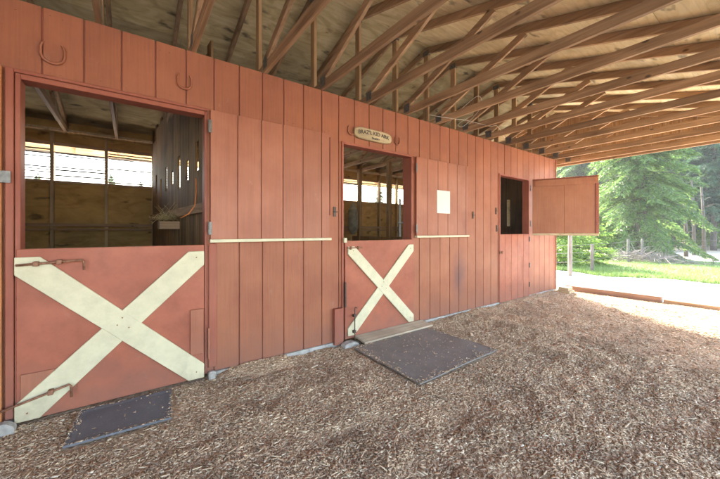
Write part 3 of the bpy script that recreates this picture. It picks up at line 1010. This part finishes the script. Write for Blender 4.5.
def lettering(txt, cx, z, size, parent, arc=0.0, width=None, bold=0.0):
    cu = bpy.data.curves.new('lettering', 'FONT')
    cu.body = txt; cu.size = size; cu.align_x = 'CENTER'; cu.align_y = 'CENTER'; cu.extrude = 0.001; cu.offset = bold
    t = bpy.data.objects.new('lettering', cu)
    col.objects.link(t)
    dg = bpy.context.evaluated_depsgraph_get()
    me = bpy.data.meshes.new_from_object(t.evaluated_get(dg))
    bpy.data.objects.remove(t)
    vs = [v.co.copy() for v in me.vertices]
    w = max(v.x for v in vs) - min(v.x for v in vs)
    k = (width / w) if width else 1
    for v in me.vertices:
        x = v.co.x * k
        v.co = Vector((cx + x, YF - 0.0355 - v.co.z, z + v.co.y - arc * x * x))
    me.materials.clear(); me.materials.append(M['black'])
    o = bpy.data.objects.new('lettering', me)
    col.objects.link(o)
    o.parent = parent
    me.transform(Matrix.Translation(-Vector(parent.location)))
    return o


lettering("BRAZ'L KID ARK", 2.365, 2.447, 0.062, sg, 0.35, 0.47, 0.001)
lettering("Stable", 2.39, 2.388, 0.036, sg, 0.0, 0.12, 0.001)

# paper notice
pn = MB(); pn.box(3.49, 3.775, YF - 0.0455, YF - 0.0445, 1.53, 1.855)
tag(pn.build('paper_notice', M['paper']), 'white sheet of paper pinned to the open upper door leaf', 'notice')

# mats
def mat_thing(corners, z, th, mat, label, rim):
    c = [Vector((x, y, 0)) for x, y in corners]
    ctr = sum(c, Vector()) / 4
    nx, ny = 24, 20
    b = MB()
    for lvl in (0, 1):
        for j in range(ny + 1):
            for i in range(nx + 1):
                u, v = i / nx, j / ny
                p = (c[0] * (1 - u) + c[1] * u) * (1 - v) + (c[3] * (1 - u) + c[2] * u) * v
                e = min(u, 1 - u, v, 1 - v)
                zz = z + lvl * th + 0.006 * noise.noise(Vector((p.x * 3, p.y * 3, 9)))
                if lvl and rim and e < 0.06: zz += 0.004
                b.v.append((p.x, p.y, zz))
    n = (nx + 1) * (ny + 1)
    for j in range(ny):
        for i in range(nx):
            a = j * (nx + 1) + i
            b.f.append((a, a + 1, a + nx + 2, a + nx + 1)[::-1] if False else (a + n + nx + 1, a + n + nx + 2, a + n + 1, a + n))
            b.f.append((a, a + 1, a + nx + 2, a + nx + 1))
    ring = [i for i in range(nx + 1)] + [(nx + 1) * j + nx for j in range(1, ny + 1)] + [(nx + 1) * ny + i for i in range(nx - 1, -1, -1)] + [(nx + 1) * j for j in range(ny - 1, 0, -1)]
    for a, q in zip(ring, ring[1:] + ring[:1]):
        b.f.append((a, q, q + n, a + n))
    o = b.build('rubber_mat', mat, smooth=False)
    return tag(o, label, 'mat')


mat_thing([(-0.29, 2.93), (0.263, 2.90), (0.217, 2.46), (-0.324, 2.496)], 0.012, 0.009, M['rubber_blue'], 'small slate blue rubber mat on the mulch before the nearest stall door', True)
mat_thing([(1.93, 2.785), (3.12, 2.807), (3.124, 1.839), (1.914, 1.797)], 0.018, 0.009, M['rubber'], 'large dark grey rubber mat on the mulch before the second stall door', False)
# debris on the mats belongs to the mulch
mp_ = []
for (a, b, c, d), n, zt in ((MATS[0], 45, 0.023), ((1.93, 3.1, 1.83, 2.76), 300, 0.028)):
    for _ in range(n):
        e = random.random() ** 2
        x = random.uniform(a, b); y = c + (d - c) * random.random()
        mp_.append((x, y, zt))
def edge_bits(c, n, zt):
    for _ in range(n):
        i = random.choice((0, 1, 2, 3)); t = random.random()
        (x0, y0), (x1, y1) = c[i], c[(i + 1) % 4]
        cx = sum(p[0] for p in c) / 4; cy = sum(p[1] for p in c) / 4
        x = x0 + (x1 - x0) * t; y = y0 + (y1 - y0) * t
        k = abs(random.gauss(0, 0.035)) * (1 + noise.noise(Vector((x * 5, y * 5, 1))) * 2)
        mp_.append((x + (cx - x) * k * 1.4, y + (cy - y) * k * 1.4, zt))
edge_bits([(-0.29, 2.93), (0.263, 2.90), (0.217, 2.46), (-0.324, 2.496)], 420, 0.022)
edge_bits([(1.93, 2.785), (3.12, 2.807), (3.124, 1.839), (1.914, 1.797)], 1100, 0.028)
mp_ = np.array(mp_)
tag(chips_mesh('mulch_crumbs', mp_[:, :2], mp_[:, 2], M['chip'], 0.003, 0.022, 5, 0.1), 'loose wood chips scattered over the rubber mats', 'wood chips', kind='stuff')
# worn ply threshold between mat and second door
tb = MB().bar((2.08, 2.872, 0.052), (3.2, 2.876, 0.052), 0.2, 0.022, up=(0, -0.12, 1))
M['thresh'] = wood_mat('worn_board', 'x', (0.42, 0.33, 0.24), (0.58, 0.47, 0.35), (0.68, 0.57, 0.44))
tag(tb.build('threshold_board', M['thresh'], bevel=0.003), 'worn pale plank lying between the large mat and the second stall door', 'plank')
tag(MB().box(0.535, 0.59, YF - 0.09, YF - 0.0385, -0.02, 0.075).build('concrete_chunk', M['concrete'], bevel=0.012), 'small grey lump of concrete at the lower right corner of the first door', 'concrete block', 'broken concrete pieces at the wall foot')
b = MB().prism([(1.86, -0.02), (2.07, -0.02), (2.06, 0.03), (1.98, 0.055), (1.88, 0.045)], YF - 0.16, YF - 0.06)
tag(b.build('concrete_chunk', M['concrete'], bevel=0.01), 'pale concrete lump under the lower left corner of the second door', 'concrete block', 'broken concrete pieces at the wall foot')
b = MB().prism([(-0.70, -0.04), (-0.60, -0.04), (-0.595, 0.04), (-0.64, 0.075), (-0.70, 0.06)], YF - 0.12, YF - 0.05)
tag(b.build('concrete_chunk', M['concrete'], bevel=0.01), 'whitish concrete lump at the foot of the orange post, far left', 'concrete block', 'broken concrete pieces at the wall foot')

# timber sill at the edge of the floor and the block beside the wall end
lg = MB(); lg.box(7.61, 7.73, 1.38, 2.93, -0.04, 0.105)
tag(lg.build('edging_timber', M['log'], bevel=0.008), 'reddish timber laid along the floor edge from the barn corner', 'timber', 'timbers edging the mulch floor')
lg = MB(); lg.box(7.635, 7.72, -3.1, 1.36, -0.05, 0.062)
tag(lg.build('edging_timber', M['truss_y'], bevel=0.008), 'low dark timber edging that continues to the right frame edge', 'timber', 'timbers edging the mulch floor')
tag(MB().box(7.16, 7.42, 2.66, 2.90, 0.0, 0.05).box(7.19, 7.40, 2.69, 2.88, 0.052, 0.115).build('wooden_block', M['pale_wood'], bevel=0.004), 'stack of pale wooden offcuts at the far corner of the barn', 'wood block')

# loose bits lying on the mulch
def bark_piece(x, y, l, w, a, label):
    z = hgt(x, y) + 0.016
    b = MB().bar((x - l / 2 * math.cos(a), y - l / 2 * math.sin(a), z), (x + l / 2 * math.cos(a), y + l / 2 * math.sin(a), z + 0.008), w, 0.008)
    tag(b.build('bark_piece', M['thresh'], bevel=0.003), label, 'bark piece', 'larger bark pieces on the mulch')
bark_piece(-0.33, 2.02, 0.11, 0.04, 0.3, 'long pale splinter of bark on the mulch below the small slate mat')
bark_piece(1.38, 2.62, 0.075, 0.018, 0.1, 'pale bark splinter near the wall between the first and second door')
bark_piece(3.35, 2.3, 0.1, 0.03, 0.8, 'pale bark splinter on the mulch right of the large mat')

# inside the first stall
sh = MB(); sh.box(0.27, 0.50, 4.42, 4.72, 1.30, 1.395)
tag(sh.build('wooden_box', M['truss_x'], bevel=0.004), 'small wooden box fixed to the slatted partition inside the first stall', 'box')
hy_ = MB()
for i in range(170):
    a = random.uniform(0, 6.28); l = random.uniform(0.08, 0.3); t = random.uniform(-0.5, 1.1)
    p = Vector((random.gauss(0.36, 0.06), random.gauss(4.6, 0.17), 1.41 + random.random() * 0.05))
    q = p + Vector((math.cos(a) * l * .4, math.sin(a) * l, l * 0.75 * t * random.random()))
    hy_.tube([p, (p + q) / 2 + Vector((0, 0, 0.02)), q], 0.002, 3)
tag(hy_.build('hay', M['hay']), 'wisps of dry hay on the wooden box inside the first stall', 'hay', kind='stuff')
cd = MB().tube([(0.50, 3.36, 1.78), (0.505, 3.37, 1.65), (0.49, 3.35, 1.52), (0.44, 3.36, 1.44), (0.38, 3.4, 1.40)], 0.006, 6)
tag(cd.build('orange_cord', M['cord'], smooth=True), 'orange cord hanging just inside the right jamb of the first stall', 'cord')
# second stall
tag(MB().box(2.935, 2.965, YF + 0.13, YF + 0.15, 1.2, 1.72).box(2.90, 3.0, YF + 0.12, YF + 0.129, 1.38, 1.40).build('tool_handle', M['steel'], bevel=0.003), 'grey metal tool hanging inside the right jamb of the second stall', 'tool')
tag(MB().box(6.55, 6.63, 3.6, 3.63, 1.38, 1.95).build('wood_stick', M['pale_wood'], bevel=0.003), 'pale upright stick standing in the dark third stall opening', 'stick')
bb = MB().tube([(4.3, 6.2, 1.95), (4.3, 6.2, 1.75), (4.3, 6.2, 1.35), (4.3, 6.2, 1.2)], [0.03, 0.12, 0.13, 0.05], 12)
tag(bb.build('feed_bag', M['cloth'], smooth=True), 'dark feed bag hanging on a post inside the second stall', 'bag')

# wires looping through the trusses
def wire(pts, label):
    P_ = [Vector(p) for p in pts]
    out = []
    for i in range(len(P_) - 1):
        p0 = P_[max(i - 1, 0)]; p1 = P_[i]; p2 = P_[i + 1]; p3 = P_[min(i + 2, len(P_) - 1)]
        for s in range(6):
            t = s / 6
            out.append(0.5 * ((2 * p1) + (-p0 + p2) * t + (2 * p0 - 5 * p1 + 4 * p2 - p3) * t * t + (-p0 + 3 * p1 - 3 * p2 + p3) * t ** 3))
    out.append(P_[-1])
    tag(MB().tube(out, 0.002, 6).build('electric_wire', M['pale_wire'], smooth=True), label, 'wire', 'wires looping through the trusses')
M['pale_wire'] = plain_mat('pale_wire', (0.6, 0.58, 0.5), (0.7, 0.68, 0.6), 10, 0.5)
wire([(3.2, 2.85, 2.82), (3.5, 2.7, 2.79), (3.9, 2.75, 2.86), (4.2, 2.6, 2.8), (4.6, 2.7, 2.9), (5.0, 2.8, 2.8)], 'pale wire sagging along the wall top above the second stall door')
wire([(3.6, 2.85, 2.78), (3.62, 2.6, 2.95), (3.8, 2.5, 3.1), (4.0, 2.6, 3.02), (3.9, 2.8, 2.8), (3.7, 2.75, 2.77), (3.75, 2.55, 2.85)], 'tangled pale wire coil hanging from the trusses above the second upper door leaf')


# ------------------------------------------------------------------ vegetation
def sprigs(name, C, D, size, mat, seed):
    """small leaf faces: C centres, D directions (n,3)"""
    r = np.random.default_rng(seed)
    n = len(C)
    D = D / (np.linalg.norm(D, axis=1, keepdims=True) + 1e-6)
    rnd = r.normal(0, 1, (n, 3))
    S = np.cross(D, rnd); S /= (np.linalg.norm(S, axis=1, keepdims=True) + 1e-6)
    L = size * (0.6 + 0.9 * r.random(n))[:, None]; W = L * (0.12 + 0.1 * r.random(n))[:, None]
    V = np.stack([C - D * L * .5, C + S * W, C + D * L * .6, C - S * W], 1).reshape(-1, 3)
    F = np.arange(n * 4).reshape(-1, 4)
    return quad_mesh(name, V, F, mat)


def conifer(name, h, rad, nbr, per, size, mat, seed, low=0.02, droop=0.45, trunk=0.02, full=0.75):
    r = random.Random(seed)
    t = empty(name)
    tk = MB(); pts = []; rr = []
    for i in range(9):
        f = i / 8
        pts.append((0.02 * h * .3 * math.sin(f * 3 + seed), 0.015 * h * .3 * math.cos(f * 2 + seed), h * f - 0.1)); rr.append(h * trunk * (1 - f) ** 0.9 + 0.01)
    tk.tube(pts, rr, 9)
    C = []; D = []
    for b in range(nbr):
        f = low + (1 - low) * (r.random() ** 0.85)
        z = h * f
        ln = rad * ((1 - f) ** full) * r.uniform(0.55, 1.12) + 0.1
        a = r.uniform(0, 2 * math.pi)
        ca, sa = math.cos(a), math.sin(a)
        up = r.uniform(-0.05, 0.3)
        p3 = []
        for s in range(5):
            q = s / 4
            p3.append((ca * ln * q, sa * ln * q, z + ln * (up * q - droop * q * q)))
        tk.tube(p3, [0.012 * ln * (1.1 - q / 4) + 0.003 for q in range(5)], 4)
        for _ in range(int(per * (0.35 + ln / rad))):
            q = r.random() ** 0.6
            base = Vector((ca * ln * q, sa * ln * q, z + ln * (up * q - droop * q * q)))
            side = r.choice((-1, 1)); sl = ln * 0.2 * (1.1 - q * .7) * r.random() + 0.02
            p = base + Vector((-sa * side * sl, ca * side * sl, -sl * r.uniform(0.1, 0.9))) + Vector((r.gauss(0, .03), r.gauss(0, .03), r.gauss(0, .03)))
            C.append(p[:]); D.append((ca * .7 - sa * side * .7 + r.gauss(0, .3), sa * .7 + ca * side * .7 + r.gauss(0, .3), -0.55 + r.gauss(0, .3)))
    o = tk.build('trunk', M['bark'], t, smooth=True)
    c = sprigs('crown', np.array(C), np.array(D), size, mat, seed)
    c.parent = t
    return t


def gpt(px, fw):
    r_ = (px - 360) / 315 * fw
    return 0.588 * fw + 0.809 * r_, 0.809 * fw - 0.588 * r_


cedar = conifer('cedar_tree', 12.5, 2.75, 520, 330, 0.12, M['cedar'], 3, low=0.0, droop=0.5, full=0.6)
cedar.location = gpt(640, 16.2) + (-0.1,)
tag(cedar, 'large bright green cedar whose branches reach the ground, behind the two white fence posts', 'tree', 'conifers beyond the yard')
fir = conifer('fir_tree', 15, 3.0, 320, 220, 0.19, M['fir'], 8, low=0.14, droop=0.35, full=0.8, trunk=0.011)
fir.location = gpt(713, 22.5) + (-0.1,)
tag(fir, 'tall blue green fir at the right frame edge with a bare lower trunk', 'tree', 'conifers beyond the yard')
fir2 = conifer('fir_tree', 14, 3.4, 320, 220, 0.19, M['cedar'], 15, low=0.03, droop=0.5, full=0.7, trunk=0.012)
fir2.location = gpt(582, 27) + (-0.1,)
tag(fir2, 'mid green conifer behind the open upper door leaf, left of the big cedar', 'tree', 'conifers beyond the yard')
bushy = conifer('shrub', 2.2, 1.3, 90, 70, 0.11, M['bright'], 21, low=0.0, droop=0.2, full=0.4)
bushy.location = gpt(575, 12.6) + (-0.1,)
tag(bushy, 'light green bush under the open upper door leaf by the fence', 'bush', 'bushes by the fence')
for i, (src, x, y, s, rz, lab) in enumerate((
        (fir, *gpt(674, 27), 1.05, 1.0, 'dark fir standing just right of the big cedar'),
        (fir2, *gpt(630, 24), 1.1, 2.1, 'tall conifer whose top shows above the big cedar'),
        (fir, *gpt(700, 30), 1.2, 3.0, 'pale distant fir behind the clearing at the right'),
        (fir2, *gpt(548, 33), 0.9, 4.0, 'conifer standing close behind the far corner of the barn'),
        (fir, *gpt(600, 27), 1.3, 5.0, 'distant fir seen between the barn corner and the cedar'),
        (fir, *gpt(762, 21), 0.95, 0.4, 'fir just past the right frame edge with spreading boughs'),
        (fir2, *gpt(686, 34), 1.35, 0.9, 'distant conifer filling the gap right of the cedar'),
        (fir, *gpt(500, 42), 1.1, 1.7, 'fir farthest left beyond the barn corner'),
        (fir2, *gpt(800, 24), 1.1, 2.6, 'conifer beyond the clearing, outside the right frame edge'),
        (fir2, *gpt(570, 31), 1.4, 3.5, 'distant conifer highest against the sky behind the barn corner'),
        (fir, *gpt(645, 33), 1.35, 0.2, 'distant fir showing behind the cedar crown'),
        (fir2, *gpt(562, 40), 1.6, 2.2, 'very distant conifer, lowest gap beside the barn corner'),
        (fir, *gpt(615, 42), 1.7, 0.7, 'very distant conifer rising left behind the big cedar'),
        (fir2, *gpt(664, 44), 1.7, 5.2, 'very distant conifer rising right behind the big cedar'),
        (fir, *gpt(712, 42), 1.7, 3.9, 'very distant conifer closing the view behind the bare trunks'),
        (fir, *gpt(728, 33), 1.3, 4.4, 'distant fir behind the trunks at the right frame edge'))):
    c = copy_tree(src)
    c.location = (x, y, -0.1); c.scale = (s, s, s); c.rotation_euler = (0, 0, rz)
    tag(c, lab, 'tree', 'conifers beyond the yard')
for i, (x, y, s, lab) in enumerate(((*gpt(596, 17), 1.0, 'rounded green bush at the foot of the conifers left of the cedar'), (*gpt(716, 25), 1.1, 'low green bush behind the thin trunks at the right'), (*gpt(556, 12), 0.8, 'small green bush right beside the barn corner'), (*gpt(612, 18), 1.15, 'green bush tucked left behind the cedar'), (*gpt(690, 29), 1.6, 'large green bush closing the clearing at the right'))):
    c = copy_tree(bushy)
    c.location = (x, y, -0.1); c.scale = (s, s, s); c.rotation_euler = (0, 0, i * 1.3)
    tag(c, lab, 'bush', 'bushes by the fence')
# trees far behind the barn, seen pale through the stall windows
for i, (x, y, s, lab) in enumerate(((-4.5, 62, 0.55, 'pale far conifer seen through the left stall window'), (1.2, 58, 0.62, 'pale far conifer seen through the right pane of the first stall window'), (30, 50, 0.7, 'pale far conifer seen through the second stall window'), (38, 46, 0.7, 'pale far conifer right in the second stall window'), (-11, 48, 0.6, 'pale far conifer at the left edge of the first stall window'), (-7.5, 44, 0.5, 'pale far conifer behind the left pane of the first stall'), (-2, 50, 0.6, 'pale far conifer behind the middle pane of the first stall'), (22, 52, 0.75, 'pale far conifer left in the second stall window'))):
    c = copy_tree(fir2)
    c.location = (x, y, -0.1); c.scale = (s, s, s); c.rotation_euler = (0, 0, i * 2.3)
    tag(c, lab, 'tree', 'conifers far behind the barn')

# bare young trunks by the clearing
for i, (px, fw, h, lab) in enumerate(((686, 17, 3.2, 'thin dark bare trunk, first to the right of the cedar'), (694, 18, 4.2, 'thin dark bare trunk, middle of the three in the clearing'), (704, 16.5, 3.6, 'thin dark bare trunk, nearest the right frame edge'))):
    r_ = (px - 360) / 315 * fw
    x, y = 0.588 * fw + 0.809 * r_, 0.809 * fw - 0.588 * r_
    t = MB().tube([(0, 0, -0.1), (0.05, 0.02, h * .5), (0.0, 0.1, h)], [0.09, 0.07, 0.04], 8)
    for k in range(9):
        a = random.uniform(0, 6.28); z = h * random.uniform(0.35, 0.95); l = random.uniform(0.3, 0.8)
        t.tube([(0, 0, z), (math.cos(a) * l * .6, math.sin(a) * l * .6, z + .1), (math.cos(a) * l, math.sin(a) * l, z - .05)], [0.02, 0.012, 0.005], 4)
    o = t.build('tree_trunk', M['bark'], smooth=True, loc=(x, y, 0))
    tag(o, lab, 'tree trunk', 'bare trunks in the clearing')

# fern-like plant, bright
fp = MB(); rf = random.Random(5)
V = []; F = []
for k in range(46):
    a = rf.uniform(0, 6.28); l = rf.uniform(0.5, 1.0); e = rf.uniform(0.5, 1.3)
    prev = None
    for s in range(9):
        q = s / 8
        p = Vector((math.cos(a) * l * q * math.cos(e), math.sin(a) * l * q * math.cos(e), 0.2 + l * q * math.sin(e) - 0.35 * l * q * q))
        side = Vector((-math.sin(a), math.cos(a), 0.1)) * (0.09 * math.sin(math.pi * min(1, q * .9 + .1)) + 0.008)
        for sg_ in (-1, 1):
            n = len(V)
            d = Vector((math.cos(a), math.sin(a), 0)) * 0.05
            V += [p, p + d * .6, p + side * sg_ + d * 1.2, p + side * sg_ * .8]
            F.append((n, n + 1, n + 2, n + 3))
fern = quad_mesh('fern', np.array([v[:] for v in V]), np.array(F), M['bright'])
fern.location = gpt(606, 11.8) + (-0.05,); fern.scale = (0.85, 0.85, 1.05)
tag(fern, 'bright yellow green fern below the corner of the open upper door leaf', 'fern')

# brush pile
bp = MB()
for i in range(420):
    u = random.gauss(0, 1.1); v = random.gauss(0, 0.4)
    hmax = 0.5 * math.exp(-u * u / 1.6)
    p = Vector((u * 0.3 + v, u * -0.95, random.random() * hmax))
    d = Vector((random.gauss(0, 1), random.gauss(0, 1), random.gauss(0, .35))).normalized() * random.uniform(0.15, 0.5)
    bp.tube([p - d, p, p + d + Vector((0, 0, .03))], [0.01, 0.008, 0.004], 3)
o = bp.build('brush_pile', M['twig'], loc=gpt(638, 13.2) + (-0.03,))
tag(o, 'grey pile of dead brush between the fern and the cedar', 'brush pile', kind='stuff')

# fence: posts and wires
fc = empty('wire_fence', (13.0, 4.0, 0))
tag(fc, 'wire fence with weathered grey posts along the far side of the lawn', 'fence')
posts = [gpt(548, 9.5) + (1.1, .05), gpt(570, 9.4) + (1.15, 0.06), gpt(592, 10.2) + (0.85, 0.05), gpt(628, 13) + (0.95, 0.045), gpt(642, 13.4) + (0.95, 0.045), gpt(668, 14.5) + (0.9, 0.045), gpt(730, 15) + (0.9, .05)]
for (x, y, h, r_) in posts:
    P(MB().tube([(x, y, -0.15), (x, y, h * .5), (x + .01, y, h)], [r_, r_, r_ * .9], 8), 'fence_post', M['grey_wood'], fc, smooth=False)
for z in (0.35, 0.62, 0.85):
    w = MB()
    for (a, b) in zip(posts[:-1], posts[1:]):
        w.tube([(a[0], a[1], z), ((a[0] + b[0]) / 2, (a[1] + b[1]) / 2, z - 0.02), (b[0], b[1], z)], 0.006, 4)
    P(w, 'fence_wire', M['steel'], fc)

# grass
n = 60000
gx = 11.75 + 7.0 * rng.random(n) ** 1.4; gy = -3 + 13 * rng.random(n)
gx += 0.35 * np.sin(gy * 1.3) + 0.2 * np.sin(gy * 3.1 + 1)
hgt_ = 0.05 + 0.1 * rng.random(n)
a = rng.random(n) * 6.28
lean = rng.normal(0, 0.05, (n, 2))
wv = 0.006 + 0.006 * rng.random(n)
B = np.stack([gx, gy, np.full(n, -0.06)], 1)
S = np.stack([np.cos(a) * wv, np.sin(a) * wv, np.zeros(n)], 1)
T = B + np.stack([lean[:, 0], lean[:, 1], hgt_], 1)
V = np.stack([B - S, B + S, T], 1).reshape(-1, 3)
g = quad_mesh('grass', V, np.arange(n * 3).reshape(-1, 3), M['grass'])
tag(g, 'bright green grass strip between the gravel yard and the fence', 'grass', kind='stuff')

# ------------------------------------------------------------------ haze
hz, nt, p = new_mat('haze_air')
nt.nodes.remove(p)
vol = nt.nodes.new('ShaderNodeVolumePrincipled')
vol.inputs['Color'].default_value = (0.93, 0.96, 1.0, 1)
vol.inputs['Density'].default_value = 0.0014
nt.links.new(vol.outputs[0], nt.nodes['Material Output'].inputs['Volume'])
tag(MB().box(-60, 75, -70, 80, -1.12, 24).build('haze', hz), kind='stuff')
